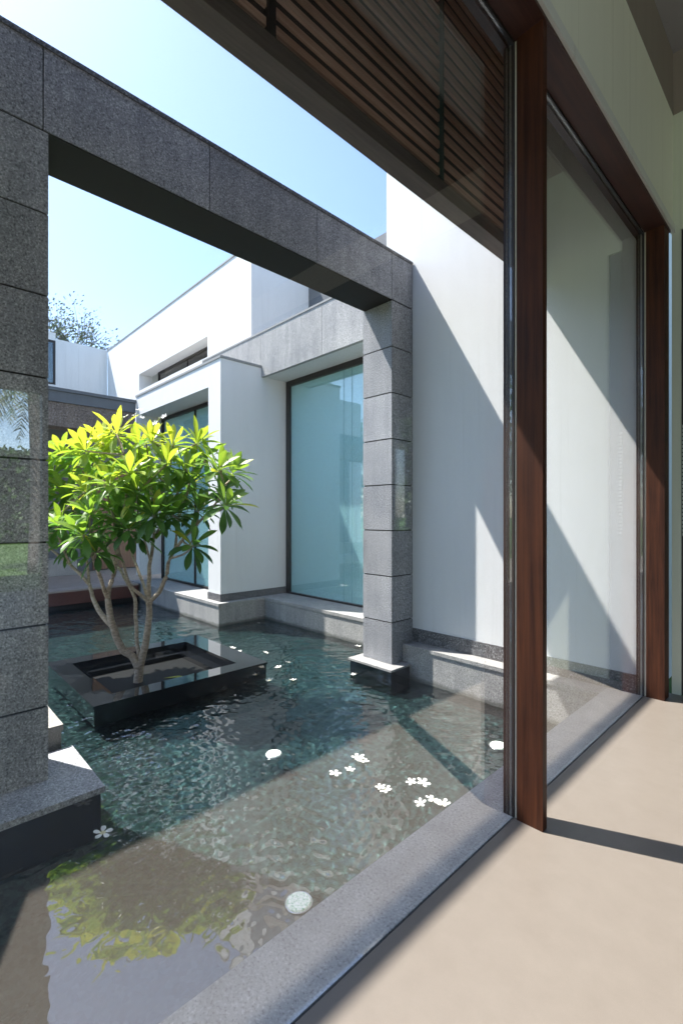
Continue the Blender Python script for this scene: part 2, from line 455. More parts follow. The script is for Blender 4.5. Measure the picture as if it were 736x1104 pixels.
# ---------------------------------------------------------------- back house
def window(parent, x0, x1, y, z0, z1, fr=.07, mull=(), mat='glass_teal', blind=True, d=.07):
    """window in a y = const wall, facing -y"""
    f = bxs('window', [(x0, x0+fr, y, y+d, z0, z1), (x1-fr, x1, y, y+d, z0, z1), (x0+fr, x1-fr, y, y+d, z1-fr, z1), (x0+fr, x1-fr, y, y+d, z0, z0+.03)] +
            [(m_-.012, m_+.012, y+.01, y+d, z0+.03, z1-fr) for m_ in mull], 'frame_dark', parent, .002)
    bx('pane', (x0+fr+.002, x1-fr-.002, y+.025, y+.037, z0+.032, z1-fr-.002), mat, f)
    if blind:
        bx('blind', (x0+fr+.004, x1-fr-.004, y+.055, y+.06, z0+.035, z1-fr-.004), 'curtain', f)
    return f
hs = thing('white_house', 'white flat roofed house beyond the pool with sea green windows and a stone lintel', 'house', (-9, 8, 0))
# lower block with its deep window opening
lo = bxs('lower_block', [(-8.0, -7.56, 4.27, 5.75, .13, 4.34), (-11.5, -11.3, 4.27, 5.75, .13, 4.34), (-11.3, -8.0, 4.27, 5.75, 3.90, 4.34),
                         (-11.5, -7.56, 5.75, 6.2, 0, 4.34)], 'white', hs, .004)
bx('skirting', (-8.012, -7.548, 4.258, 5.70, .0, .13), 'granite_skirt', hs)
bx('coping', (-11.52, -7.545, 4.255, 5.8, 4.342, 4.385), 'coping', hs, .003)
window(hs, -11.29, -8.01, 4.78, 0.02, 3.89, .07, (-9.6,))
bxs('ledge', [(-11.5, -7.40, 4.14, 5.10, -.05, 0.0), (-11.5, -4.02, 5.10, 5.8, -.05, 0.0)], 'granite_light', hs, .003)
bxs('ledge_face', [(-11.5, -7.415, 4.155, 5.11, -.69, -.05), (-11.5, -4.02, 5.115, 5.9, -.69, -.05)], 'granite_light', hs)
# recessed window wall under the stone lintel
bm = bmesh.new()
ls = [-9.9, -8.75, -7.58, -5.82, -4.06]
ly = bm.verts.layers.float.new('tone')
for a, b_ in zip(ls, ls[1:]):
    k = len(bm.verts); box(bm, a+.003, b_-.003, 5.13, 5.2, 4.165 if a > -8 else 4.4, 5.0); bm.verts.ensure_lookup_table(); tn = random.uniform(-.07, .07)
    for v in bm.verts[k:]: v[ly] = tn
ln = obj('stone_lintel', bm, 'granite_light', hs, bevel=.002)
bx('lintel_coping', (-9.9, -4.02, 5.12, 5.9, 5.002, 5.035), 'coping', hs, .002)
bx('lintel_soffit', (-7.56, -4.02, 5.2, 5.75, 4.18, 4.99), 'white', hs)
wf = window(hs, -7.54, -4.03, 5.70, 0.0, 4.178, .10, ())
for xq in (-5.92, -5.72, -4.6): bx('glass_joint', (xq-.0035, xq+.0035, 5.72, 5.7245, .035, 4.07), 'seam', wf)
bx('room_floor', (-11.3, -4.02, 6.2, 9, -.05, 0.0), 'floor', hs)
# upper storey
XU = -8.16
bxs('upper_storey', [(-16.8, XU, 5.3, 5.66, 5.655, 7.02), (-16.8, -14.06, 5.3, 5.66, 4.0, 5.655), (-9.97, XU, 5.3, 5.66, 4.4, 5.655),
                     (-14.06, -9.97, 5.3, 5.66, 4.0, 5.175), (XU-.3, XU, 5.66, 6.80, 4.4, 7.02), (-16.8, XU-.3, 6.3, 6.6, 4.0, 7.02)], 'white', hs, .004)
bx('roof_coping', (-16.83, XU+.02, 5.285, 6.75, 7.022, 7.055), 'coping', hs, .002)
window(hs, -13.5, -9.972, 5.62, 5.177, 5.653, .05, (-11.7,), mat='glass_dark', blind=False, d=.05)
bx('slot_backing', (-14.06, -9.97, 6.0, 6.02, 5.177, 5.653), 'frame_dark', hs)
bx('rear_block', (-8.3, -3.9, 6.81, 9, 4.4, 6.9), 'slate', hs)
# far left wing (wall facing the court) with its tall window and the stepped parapet
wy = [( -6, 2.95), (3.75, 5.29)]
lw = bxs('side_wing', [(-17.2, -16.8, -6, 3.0, 0, 7.22), (-17.2, -16.8, 3.0, 3.78, 0, 5.6), (-17.2, -16.8, 3.0, 3.78, 6.98, 7.22), (-17.2, -16.8, 3.78, 5.29, 0, 7.04)], 'white2', hs, .004)
f = bxs('window', [(-16.86, -16.8, 3.0, 3.06, 5.6, 6.98), (-16.86, -16.8, 3.72, 3.78, 5.6, 6.98), (-16.86, -16.8, 3.06, 3.72, 5.6, 5.66), (-16.86, -16.8, 3.06, 3.72, 6.92, 6.98)], 'frame_dark', hs)
bx('pane', (-16.84, -16.83, 3.062, 3.718, 5.662, 6.918), 'glass_teal', f)
bx('window_backing', (-17.1, -17.08, 3.0, 3.78, 5.6, 6.98), 'frame_dark', f)

cn = thing('entrance_canopy', 'low roofed link with slate grey edge and mottled brown stone band', 'canopy', (-12.5, 1, 0))
bx('roof_edge', (-14.6, -11.50, -3, 4.262, 3.97, 4.20), 'slate', cn, .004)
bx('roof_cap', (-14.6, -11.47, -3, 4.266, 4.202, 4.27), 'slate', cn, .004)
bx('stone_band', (-12.0, -11.53, -3, 4.255, 3.45, 3.968), 'canopy_stone', cn)
bx('back_wall', (-14.9, -14.6, -3, 6.2, -.02, 3.968), 'slate', cn)
bm = bmesh.new()
yy = 4.2
while yy < 6.0:
    box(bm, -14.598, -14.55, yy, yy+.115, 0, 3.0); yy += .12
obj('timber_cladding', bm, 'clad', cn)
bx('low_wall', (-14.2, -13.8, -3, 3.6, -.02, .42), 'granite_light', cn, .004)

# ---------------------------------------------------------------- planter
PX0, PX1, PY0, PY1 = -6.49, -4.70, 1.36, 3.28
QX0, QX1, QY0, QY1 = -6.25, -4.925, 1.575, 2.99
plt = thing('pool_planter', 'low square planter of polished black granite standing in the pool round the frangipani', 'planter', (-5.6, 2.3, -.4))
bm = bmesh.new()
box(bm, PX0, PX1, PY0, QY0, -.245, -.22); box(bm, PX0, PX1, QY1, PY1, -.245, -.22)
box(bm, PX0, QX0, QY0, QY1, -.245, -.22); box(bm, QX1, PX1, QY0, QY1, -.245, -.22)
obj('rim', bm, 'granite_black', plt)
bm = bmesh.new()
e = .012
box(bm, PX0+e, PX1-e, PY0+e, QY0-.002, -.435, -.246); box(bm, PX0+e, PX1-e, QY1+.002, PY1-e, -.435, -.246)
box(bm, PX0+e, QX0-.002, QY0, QY1, -.435, -.246); box(bm, QX1+.002, PX1-e, QY0, QY1, -.435, -.246)
obj('side_walls', bm, 'granite_black', plt)
bm = bmesh.new()
box(bm, QX0, QX1, QY0, QY0+.13, -.384, -.33); box(bm, QX0, QX1, QY1-.13, QY1, -.384, -.33)
box(bm, QX0, QX0+.13, QY0+.13, QY1-.13, -.384, -.33); box(bm, QX1-.13, QX1, QY0+.13, QY1-.13, -.384, -.33)
obj('inner_step', bm, 'granite_black', plt, bevel=.004)
bx('base', (PX0+.3, PX1-.3, PY0+.3, PY1-.3, -.69, -.436), 'granite_black', plt)
bx('planting_bed', (QX0-.001, QX1+.001, QY0-.001, QY1+.001, -.432, -.385), 'soil', plt)

# ---------------------------------------------------------------- frangipani
T0 = 5.45
tree = thing('frangipani_tree', 'frangipani with forked pale stems and yellow green leaves growing in the black planter', 'tree', tuple(place(150, 742, T0)-Vector((0, 0, .12))))
def br(pts, r0, r1):
    P_ = [place(x, y, T0+dt) for x, y, dt in pts]
    s = spline(P_, 5); n = len(s)
    s = [p + Vector(noise.noise_vector(p*7))*.011 for p in s]; r0 *= .9; r1 *= .85
    return s, [r0+(r1-r0)*i/(n-1) for i in range(n)]
limbs = [
    ([(149, 768, 0), (149, 742, 0), (149.5, 716, 0)], .062, .056),
    ([(149.5, 722, 0), (143, 708, -.02), (132, 700, -.04), (122, 676, -.08), (118, 655, -.1), (116, 645, -.1)], .052, .036),
    ([(122, 676, -.08), (108, 660, -.02), (101, 646, .05), (97, 630, .1)], .034, .024),
    ([(97, 630, .1), (86, 618, .12), (77, 609, .15), (60, 596, .2), (50, 586, .22), (42, 570, .25)], .022, .013),
    ([(97, 630, .1), (95, 612, .2), (90, 590, .28), (84, 560, .35), (78, 540, .4)], .02, .012),
    ([(77, 609, .15), (70, 596, .02), (62, 575, -.1), (58, 560, -.15)], .016, .012),
    ([(116, 645, -.1), (121, 625, -.14), (126, 605, -.2), (127, 580, -.25), (120, 550, -.3), (112, 520, -.35)], .03, .014),
    ([(116, 645, -.1), (108, 622, -.25), (100, 600, -.35), (98, 575, -.4)], .025, .013),
    ([(121, 625, -.14), (114, 640, -.12), (113, 641, -.12)], .012, .01),
    ([(150, 718, 0), (156, 700, .02), (160, 675, .04), (161, 650, .05)], .05, .038),
    ([(161, 650, .05), (152, 641, .02), (141, 631, -.02), (134, 612, -.08), (128, 592, -.12), (124, 560, -.15)], .022, .013),
    ([(161, 650, .05), (161, 625, .1), (162, 605, .12), (166, 583, .15), (166, 550, .2), (160, 520, .25)], .03, .014),
    ([(161, 650, .05), (172, 638, .0), (179, 622, -.05), (184, 602, -.1), (196, 583, -.15), (210, 569, -.2), (224, 553, -.22), (235, 540, -.25)], .03, .014),
    ([(161, 650, .05), (154, 628, .2), (146, 606, .3), (140, 585, .4), (142, 540, .5), (150, 500, .55)], .022, .012),
    ([(150, 712, 0), (147, 680, .08), (146, 650, .14), (143, 640, .16), (132, 618, .25), (120, 600, .4), (108, 560, .6), (104, 520, .7)], .026, .012),
    ([(235, 540, -.25), (240, 525, -.25), (239, 508, -.25), (236, 497, -.24)], .013, .011),
    ([(224, 553, -.22), (238, 548, -.35), (247, 538, -.42)], .011, .009),
    ([(184, 602, -.1), (190, 585, .05), (192, 560, .15), (205, 520, .2), (213, 480, .22)], .02, .011),
    ([(196, 583, -.15), (203, 588, -.3), (209, 580, -.4)], .012, .01),
    ([(166, 583, .15), (176, 560, -.1), (186, 548, -.3)], .014, .011),
    ([(162, 605, .12), (150, 560, -.2), (148, 530, -.35)], .014, .011),
    ([(166, 550, .2), (180, 520, .1), (186, 490, .05), (188, 475, 0)], .014, .01),
    ([(127, 580, -.25), (135, 545, -.3), (137, 515, -.35), (138, 500, -.35)], .014, .011),
    ([(137, 515, -.3), (134, 490, -.2), (128, 470, -.1)], .011, .009),
    ([(166, 550, .2), (160, 500, .0), (158, 478, -.1)], .013, .01),
]
bm = bmesh.new()
for pts, r0, r1 in limbs:
    s, r = br(pts, r0, r1); tube(bm, s, r, 8)
# fork collars
bmesh.ops.create_icosphere(bm, subdivisions=2, radius=.058, matrix=Matrix.Translation(place(149.5, 717, T0)))
bmesh.ops.create_icosphere(bm, subdivisions=2, radius=.040, matrix=Matrix.Translation(place(161, 650, T0+.05)))
trunk_bm = bm

leafbm = bmesh.new(); tone = leafbm.verts.layers.float.new('tone')
def leaf(bm, layer, base, d, nrm, L, W, droop, tn, fold=.18, steps=6):
    d = d.normalized(); side = d.cross(nrm).normalized(); up = side.cross(d).normalized()
    prof = [.10, .32, .62, .9, 1.0, .72, .0]
    prev = None; p = base.copy(); dd = d.copy()
    for i in range(steps+1):
        wd = W*.5*prof[i]; t = tn + random.uniform(-.03, .03)
        c = bm.verts.new(p - up*0); c[layer] = t + .12
        a = bm.verts.new(p + side*wd + up*wd*fold*2); b_ = bm.verts.new(p - side*wd + up*wd*fold*2)
        a[layer] = b_[layer] = t
        if prev:
            bm.faces.new((prev[0], prev[1], a, c)) if i < steps else bm.faces.new((prev[0], prev[1], c))
            bm.faces.new((prev[2], prev[0], c, b_)) if i < steps else bm.faces.new((prev[2], prev[0], c))
            if i == steps: bm.verts.remove(a); bm.verts.remove(b_)
        prev = (c, a, b_)
        dd = (dd + Vector((0, 0, -1))*droop/steps).normalized()
        side = dd.cross(up).normalized(); up = side.cross(dd).normalized()
        p = p + dd*L/steps
def rosette(c, axis, n=17, L=.27, W=.075, tn=.5, spread=1.0):
    axis = axis.normalized()
    u = axis.cross(Vector((.2, .9, .1))).normalized(); v = axis.cross(u)
    a0 = random.uniform(0, 6.28)
    for k in range(n):
        q = k/(n-1)                                # 0 = youngest, upright; 1 = oldest, hanging
        az = a0 + k*2.399
        elv = (1.25 - 1.75*q*spread) + random.uniform(-.16, .16)
        rad = u*math.cos(az) + v*math.sin(az)
        d = rad*math.cos(elv) + axis*math.sin(elv)
        ll = L*(.62+.45*math.sin(min(1, q*1.25+.25)*math.pi*.72))*random.uniform(.88, 1.12)
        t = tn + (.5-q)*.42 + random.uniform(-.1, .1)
        if random.random() < .04: t = 1.0
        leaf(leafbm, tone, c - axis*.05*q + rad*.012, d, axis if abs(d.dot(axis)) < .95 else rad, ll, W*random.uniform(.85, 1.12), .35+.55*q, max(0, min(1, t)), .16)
# rosettes: where, depth offset, tone
ros = [(66, 478, .35, .8), (84, 492, .5, .75), (110, 468, .15, .9), (126, 458, -.05, .95), (150, 470, .3, .85), (164, 466, -.12, .9), (140, 500, -.38, .72),
       (186, 470, .0, .85), (213, 468, .2, .8), (224, 482, .3, .6), (236, 496, -.24, .62), (244, 535, -.42, .45), (251, 500, .0, .5), (240, 520, .05, .45),
       (118, 512, -.38, .75), (92, 520, -.1, .75), (70, 520, .3, .7), (56, 505, .45, .7), (50, 540, .3, .6), (64, 556, -.18, .6), (45, 566, .25, .5), (90, 566, -.42, .6),
       (110, 560, .55, .45), (125, 548, -.18, .5), (148, 522, -.38, .6), (186, 545, -.33, .45), (192, 520, -.1, .5), (205, 512, .2, .55), (172, 505, .1, .65),
       (160, 505, .25, .6), (150, 492, .5, .65), (104, 512, .7, .6), (78, 538, .4, .6), (209, 578, -.42, .4), (166, 545, -.45, .45), (138, 560, -.35, .4),
       (104, 585, -.3, .45), (76, 578, .1, .45), (214, 540, -.1, .4), (170, 530, .35, .45), (134, 535, .3, .45), (98, 545, -.35, .6), (180, 490, -.3, .7), (200, 495, -.2, .62),
       (36, 500, .2, .7), (28, 530, .0, .6), (40, 475, .5, .7), (20, 555, .3, .55), (30, 560, -.2, .5), (118, 484, .25, .8), (92, 476, -.05, .85), (150, 566, .0, .35)]
ends = []
for pts, r0, r1 in limbs[3:]:
    x, y, dt = pts[-1]; ends.append(place(x, y, T0+dt))
nodes_ = []
for pts, r0, r1 in limbs[2:]:
    for x, y, dt in pts[1:]: nodes_.append(place(x, y, T0+dt))
ctr = place(150, 575, T0)
for (x, y, dt, tn) in ros:
    c = place(x, y+9, T0+dt*1.15)
    out_ = (c-ctr); axis = Vector((out_.x*.42, out_.y*.42, .75+max(-.15, out_.z*.3))).normalized()
    rosette(c, axis, random.randint(19, 25), random.uniform(.25, .32), random.uniform(.070, .090), tn-.15-max(0,(y-500))*.0008, random.uniform(.9, 1.15))  # lower rosettes toned darker, part of the crown's shading put into leaf colour
    # twig to the nearest lower node
    best = min(nodes_, key=lambda p: (p-c).length + (1.5 if p.z > c.z-.05 else 0))
    if (best-c).length > .03:
        mid = best.lerp(c, .55) + Vector((0, 0, -.03)) + out_*.02
        tube(trunk_bm, spline([best, mid, c-axis*.01], 4), [.012]*3+[.011]*3+[.0125]*3, 6)
# a few lone leaves filling the inside
for k in range(60):
    x = random.gauss(140, 55); y = random.uniform(470, 585); dt = random.uniform(-.5, .75)
    if ((x-145)/125)**2 + ((y-525)/70)**2 > 1: continue
    c = place(x, y, T0+dt)
    d = Vector((random.uniform(-1, 1), random.uniform(-1, 1), random.uniform(-.6, .5)))
    leaf(leafbm, tone, c, d, Vector((0, 0, 1)), random.uniform(.16, .24), .065, .6, random.uniform(.05, .5))
bmesh.ops.recalc_face_normals(trunk_bm, faces=trunk_bm.faces)
obj('trunk', trunk_bm, 'bark', tree, smooth=True)
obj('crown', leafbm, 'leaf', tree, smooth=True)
def flower_bm(bm, c, r, nrm=Vector((0, 0, 1)), cup=.25, a0=None, heart=True):
    nrm = nrm.normalized(); u = nrm.cross(Vector((.3, .8, .2))).normalized(); v = nrm.cross(u)
    a0 = random.uniform(0, 6.28) if a0 is None else a0
    for k in range(5):
        a = a0+k*2*math.pi/5
        d = u*math.cos(a)+v*math.sin(a); s = -u*math.sin(a)+v*math.cos(a)
        pr = [(.03, .04), (.30, .13), (.60, .25), (.86, .24), (1.0, .07)]
        for th in (0,):
            rows = []
            for q, (t, wd) in enumerate(pr):
                h = nrm*(cup*r*t*t)
                tw = .12*wd
                rows.append((bm.verts.new(c+d*r*t+s*r*(wd+.06)+h+nrm*r*tw), bm.verts.new(c+d*r*t*1.0+h-nrm*r*.03), bm.verts.new(c+d*r*t-s*r*(wd-.04)+h+nrm*r*.02)))
            for q in range(len(rows)-1):
                A, B = rows[q], rows[q+1]
                f1 = bm.faces.new((A[0], B[0], B[1], A[1])); f2 = bm.faces.new((A[1], B[1], B[2], A[2]))
                if q == 0 and heart: f1.material_index = f2.material_index = 1
for (x, y, dt) in ((146, 447, -.1), (141, 453, -.08), (172, 452, -.15), (150, 442, .0), (177, 449, -.15), (167, 456, -.1), (136, 449, -.1), (152, 450, -.1)):
    bm = bmesh.new(); c = place(x, y, T0+dt)
    flower_bm(bm, c, .042, Vector((random.uniform(-.7, .7), random.uniform(-.9, .2), .7)))
    obj('blossom', bm, ['petal', 'petal_heart'], tree)

# ---------------------------------------------------------------- floating flowers and pool discs
def wpt(px, py, z=WZ+.006):
    r = (px-368)/510.5; t = (z-H)/(-(py-556)/510.5)
    return Vector(((r*C_-S_)*t, (r*S_+C_)*t, z))
fl = [
 (386, 817, .05, 'upper flower of the overlapping white pair at the head of the near flower drift'),
 (391, 821, .046, 'lower flower of the overlapping white pair at the head of the near flower drift'),
 (377, 830, .036, 'small white flower just below the overlapping pair of flowers'),
 (361, 834, .043, 'white flower floating leftmost in the near drift of flowers'),
 (410, 849, .034, 'left flower of the two touching ones midway between pillar plinth and kerb'),
 (416, 852, .04, 'right flower of the two touching ones midway between pillar plinth and kerb'),
 (443, 843, .036, 'small white flower left of its bigger neighbour near the shadow stripe'),
 (456, 844, .047, 'big open white flower nearest the dark stripe across the water'),
 (453, 866, .036, 'leftmost white flower of the trio floating closest to the kerb'),
 (466, 862, .045, 'middle white flower of the trio floating closest to the kerb'),
 (478, 867, .042, 'rightmost white flower of the trio floating closest to the kerb'),
 (386, 697, .062, 'white flower floating against the left side of the right pillar'),
 (381, 727, .045, 'white flower beside the black plinth of the right pillar'),
 (111, 898, .05, 'lone white flower under the corner of the left pillar plinth'),
 (251, 698.5, .06, 'white flower farthest back between the planter and the window ledge'),
 (258.5, 702.5, .045, 'white flower just right of the farthest one behind the planter'),
 (287, 703.5, .055, 'lone white flower midway between planter and window ledge'),
 (300, 719.5, .06, 'white flower directly right of the planter corner, upper of three'),
 (310.5, 714, .05, 'white flower highest in the group right of the planter'),
 (284, 727, .055, 'white flower touching the right corner of the planter'),
 (290.5, 733.5, .06, 'white flower just below the right corner of the planter'),
 (316, 733.5, .055, 'white flower farthest right of the planter corner group'),
 (279, 671.5, .035, 'tiny white flower in the dark corner under the window ledge'),
 (237, 738.5, .05, 'left of two white flowers drifting against the front of the planter'),
 (246, 736.5, .045, 'right of two white flowers drifting against the front of the planter'),
]
for (x, y, r, lab) in fl:
    bm = bmesh.new(); c = wpt(x, y)
    r *= 1.12 if y > 750 else .78
    flower_bm(bm, c, r, Vector((random.uniform(-.25, .25), random.uniform(-.25, .25), 1)), random.uniform(.03, .32))
    o = thing('floating_flower', lab, 'flower', tuple(c), 'white flowers floating on the pool')
    COL.objects.unlink(o); bpy.data.objects.remove(o)
    bmesh.ops.translate(bm, verts=bm.verts, vec=-c)
    o = obj('floating_flower', bm, ['petal', 'petal_heart']); o.location = c
    sol = o.modifiers.new('thickness', 'SOLIDIFY'); sol.thickness = .0025
    setp(o, lab, 'flower', 'white flowers floating on the pool')
for (x, y, r, lab) in ((322, 973, .066, 'round white mottled pool lamp nearest the kerb in the foreground'),
                       (295, 813, .066, 'round pale pool lamp in the dark water below the planter'),
                       (537, 804, .075, 'round pale green pool lamp just left of the timber post')):
    c = wpt(x, y, WZ+.004)
    t = thing('pool_lamp', lab, 'pool lamp', tuple(c), 'round lamps set in the pool water')
    bm = bmesh.new(); bmesh.ops.create_cone(bm, cap_ends=True, segments=36, radius1=r*.95, radius2=r*.86, depth=.012, matrix=Matrix.Translation(c+Vector((0, 0, .004))))
    obj('lens', bm, 'disc', t, bevel=.002)
    bm = bmesh.new(); tube(bm, [c+Vector((r*math.cos(a), r*math.sin(a), 0)) for a in [k*math.pi/18 for k in range(37)]], [.005]*37, 6, False)
    obj('rim', bm, 'steel', t, smooth=True)

c = wpt(177, 731, -.384)
bm = bmesh.new(); ly = bm.verts.layers.float.new('tone')
leaf(bm, ly, c, Vector((.6, .75, .02)), Vector((0, 0, 1)), .24, .06, .0, .85)
bmesh.ops.translate(bm, verts=bm.verts, vec=-c)
o = obj('fallen_leaf', bm, 'leaf', smooth=True); o.location = c
setp(o, 'fallen yellow green leaf lying inside the black planter', 'leaf')

# ---------------------------------------------------------------- glazing: posts, head, glass
GX = -1.14
ZH = 3.93
def post(y, lab, yb=.045):
    p = thing('timber_post', lab, 'post', (-1.05, y, 0), 'timber posts of the glass wall')
    bx('mullion', (-1.112, -.98, y, y+yb, 0, ZH), 'wood_post', p, .0015)
    bx('outer_stile', (-1.185, -1.128, y+.004, y+yb+.01, .002, ZH), 'wood_outer', p, .0015)
    bx('seal_strip', (-1.126, -1.114, y+.01, y+yb-.006, .002, ZH), 'alu', p)
    return p
post(2.283, 'dark red brown timber post in the middle of the glass wall')
post(4.62, 'dark timber post at the far end of the glass wall beside the white wall', .15)
hd = thing('window_head', 'dark timber head running over the glass wall between posts and green wall', 'window head', (-1.05, 2, ZH))
bx('head_board', (-1.126, -.972, -6, 4.79, ZH+.002, ZH+.09), 'wood_head', hd, .002)
bx('outer_rail', (-1.19, -1.152, -6, 4.64, ZH-.03, ZH+.06), 'wood_outer', hd, .002)
bx('track', (-1.15, -1.128, -6, 4.62, ZH-.012, ZH+.001), 'frame_dark', hd)
def pane(y0, y1, lab):
    t = thing('glass_pane', lab, 'glass pane', (GX, (y0+y1)/2, 0), 'frameless glass panes along the pool')
    bx('glass_sheet', (GX-.005, GX+.005, y0+.004, y1-.004, .003, ZH-.014), 'glass', t)
    return t
pane(-.10, 2.283, 'clear glass pane in the foreground, in front of the granite portal')
pane(2.33, 4.62, 'clear glass pane between the two timber posts')

# ---------------------------------------------------------------- louvred screen under the overhang
lv = thing('louvred_screen', 'dark timber louvre screen hanging above the pool outside the glass, with a heavy bottom beam', 'louvre screen', (-2.09, 0, 3.9))
bx('bottom_beam', (-2.156, -2.02, -6, 4.645, 3.91, 4.02), 'fascia', lv, .003)
bx('top_beam', (-2.156, -2.02, -6, 4.645, 5.66, 5.76), 'fascia', lv, .003)
bm = bmesh.new()
for k in range(16):
    z_ = 4.075 + k*.1
    for ya, yb in ((-5.99, -.13), (-.08, 1.42), (1.465, 2.97), (3.0, 4.50), (4.55, 4.643)):
        box(bm, -2.0635, -2.046+random.uniform(-.002, .002), ya, yb, z_, z_+.046+random.uniform(-.002, .002))
obj('slats', bm, 'slat', lv, bevel=.003)
bx('gap_shade_board', (-2.085, -2.064, -6, 4.644, 4.021, 5.659), 'wood_outer', lv)  # dark board added to stand in for the shade between louvre blades
for ya, yb in ((-.13, -.08), (1.42, 1.465), (4.50, 4.55)): bx('stile', (-2.15, -2.022, ya, yb, 4.02, 5.66), 'wood_outer', lv)
bx('metal_stile', (-2.12, -2.024, 2.972, 2.998, 4.02, 5.66), 'greenmetal', lv)
ov = thing('roof_overhang', 'pale soffit of the roof over the louvre screen', 'roof', (-1.7, 0, 5.76))
bx('soffit', (-2.4, -1.135, -6, 4.645, 5.765, 5.80), 'strip', ov)
bx('roof_slab', (-2.42, -1.135, -6, 4.645, 5.802, 5.98), 'slate', ov)
bx('outer_wall', (-1.175, -1.135, -6, 4.645, 4.03, 5.76), 'strip', ov)

# ---------------------------------------------------------------- the room
hall = thing('garden_hall', 'room with sage green upper wall, beige floor, pale end wall and grey ceiling', 'room', (3, 0, 0))
bx('upper_wall', (-1.13, -.97, -6, 4.868, 4.022, 4.968), 'olive', hall)
bx('trim', (-.985, -.955, -6, 4.866, 3.952, 4.02), 'trim', hall, .004)
bx('brown_band', (-1.13, -.97, -6, 4.868, 4.97, 5.50), 'brownband', hall)
bx('south_jamb', (-1.13, -.97, -6, -.10, 0, 3.93), 'palegreen', hall)
bxs('end_wall', [(-.98, -.914, 4.87, 5.05, 0, 4.968), (-.914, -.1, 4.87, 5.05, 3.97, 4.968), (-.798, -.1, 4.87, 5.05, 0, 3.97)], 'palegreen', hall)
bxs('panelled_wall', [(-.098, 9, 4.87, 5.05, 2.85, 4.968), (-.098, 9, 4.87, 5.05, 0, 1.3), (-.098, 1.5, 4.87, 5.05, 1.3, 2.85), (1.86, 9, 4.87, 5.05, 1.3, 2.85)], 'wood_outer', hall)
bx('end_band', (-.98, 9, 4.87, 5.05, 4.97, 5.5), 'brownband', hall)
cb = bx('dark_cupboard', (-.912, -.80, 4.89, 4.99, 0, 3.968), 'frame_dark', hall)
bm = bmesh.new(); z = 1.36
while z < 2.3: box(bm, -.908, -.886, 4.872, 4.888, z, z+.024); z += .034
obj('blind', bm, 'strip', cb)
ew = bxs('end_window', [(1.5, 1.53, 4.9, 4.96, 1.3, 2.85), (1.83, 1.86, 4.9, 4.96, 1.3, 2.85), (1.53, 1.83, 4.9, 4.96, 1.3, 1.33), (1.53, 1.83, 4.9, 4.96, 2.82, 2.85)], 'frame_dark', hall)
bx('pane', (1.531, 1.829, 4.92, 4.93, 1.331, 2.819), 'glass', ew)
bx('darkened_ceiling', (.302, 9.2, -.6, 5.05, 5.502, 5.6), 'frame_dark', hall)  # unseen part of the ceiling, made dark to cut haze mirrored in the glass
bx('ceiling', (-1.13, .3, -.6, 5.05, 5.502, 5.6), 'ceiling', hall)
for d_ in ((-1.13, -.4, -6, -.6, 5.502, 5.6), (8.2, 9.2, -6, -.6, 5.502, 5.6)): bx('added_skylight_border', d_, 'ceiling', hall)  # edges the roof opening added for daylight
bxs('south_wall', [(-1.13, 9.2, -6.2, -6.0, 3.2, 5.5), (-1.13, -.6, -6.2, -6.0, -.06, 3.2), (8.8, 9.2, -6.2, -6.0, -.06, 3.2)], 'palegreen', hall)
bxs('garden_wall', [(9, 9.2, 2.3, 5.05, -.06, 5.5), (9, 9.2, -6, -4.5, -.06, 5.5), (9, 9.2, -4.5, 2.3, 4.05, 5.5), (9, 9.2, -1.4, -1.3, -.06, 4.05)], 'frame_dark', hall)
bxs('roof', [(-1.135, 9.6, -.6, 5.05, 5.605, 5.8), (-1.135, -.4, -6.3, -.6, 5.605, 5.8), (8.2, 9.6, -6.3, -.6, 5.605, 5.8)], 'white', hall)
bx('added_skylight', (-.4, 8.2, -6.3, -.6, 5.62, 5.64), 'glass', hall)  # roof opening added out of view to let sky and sun brighten the room

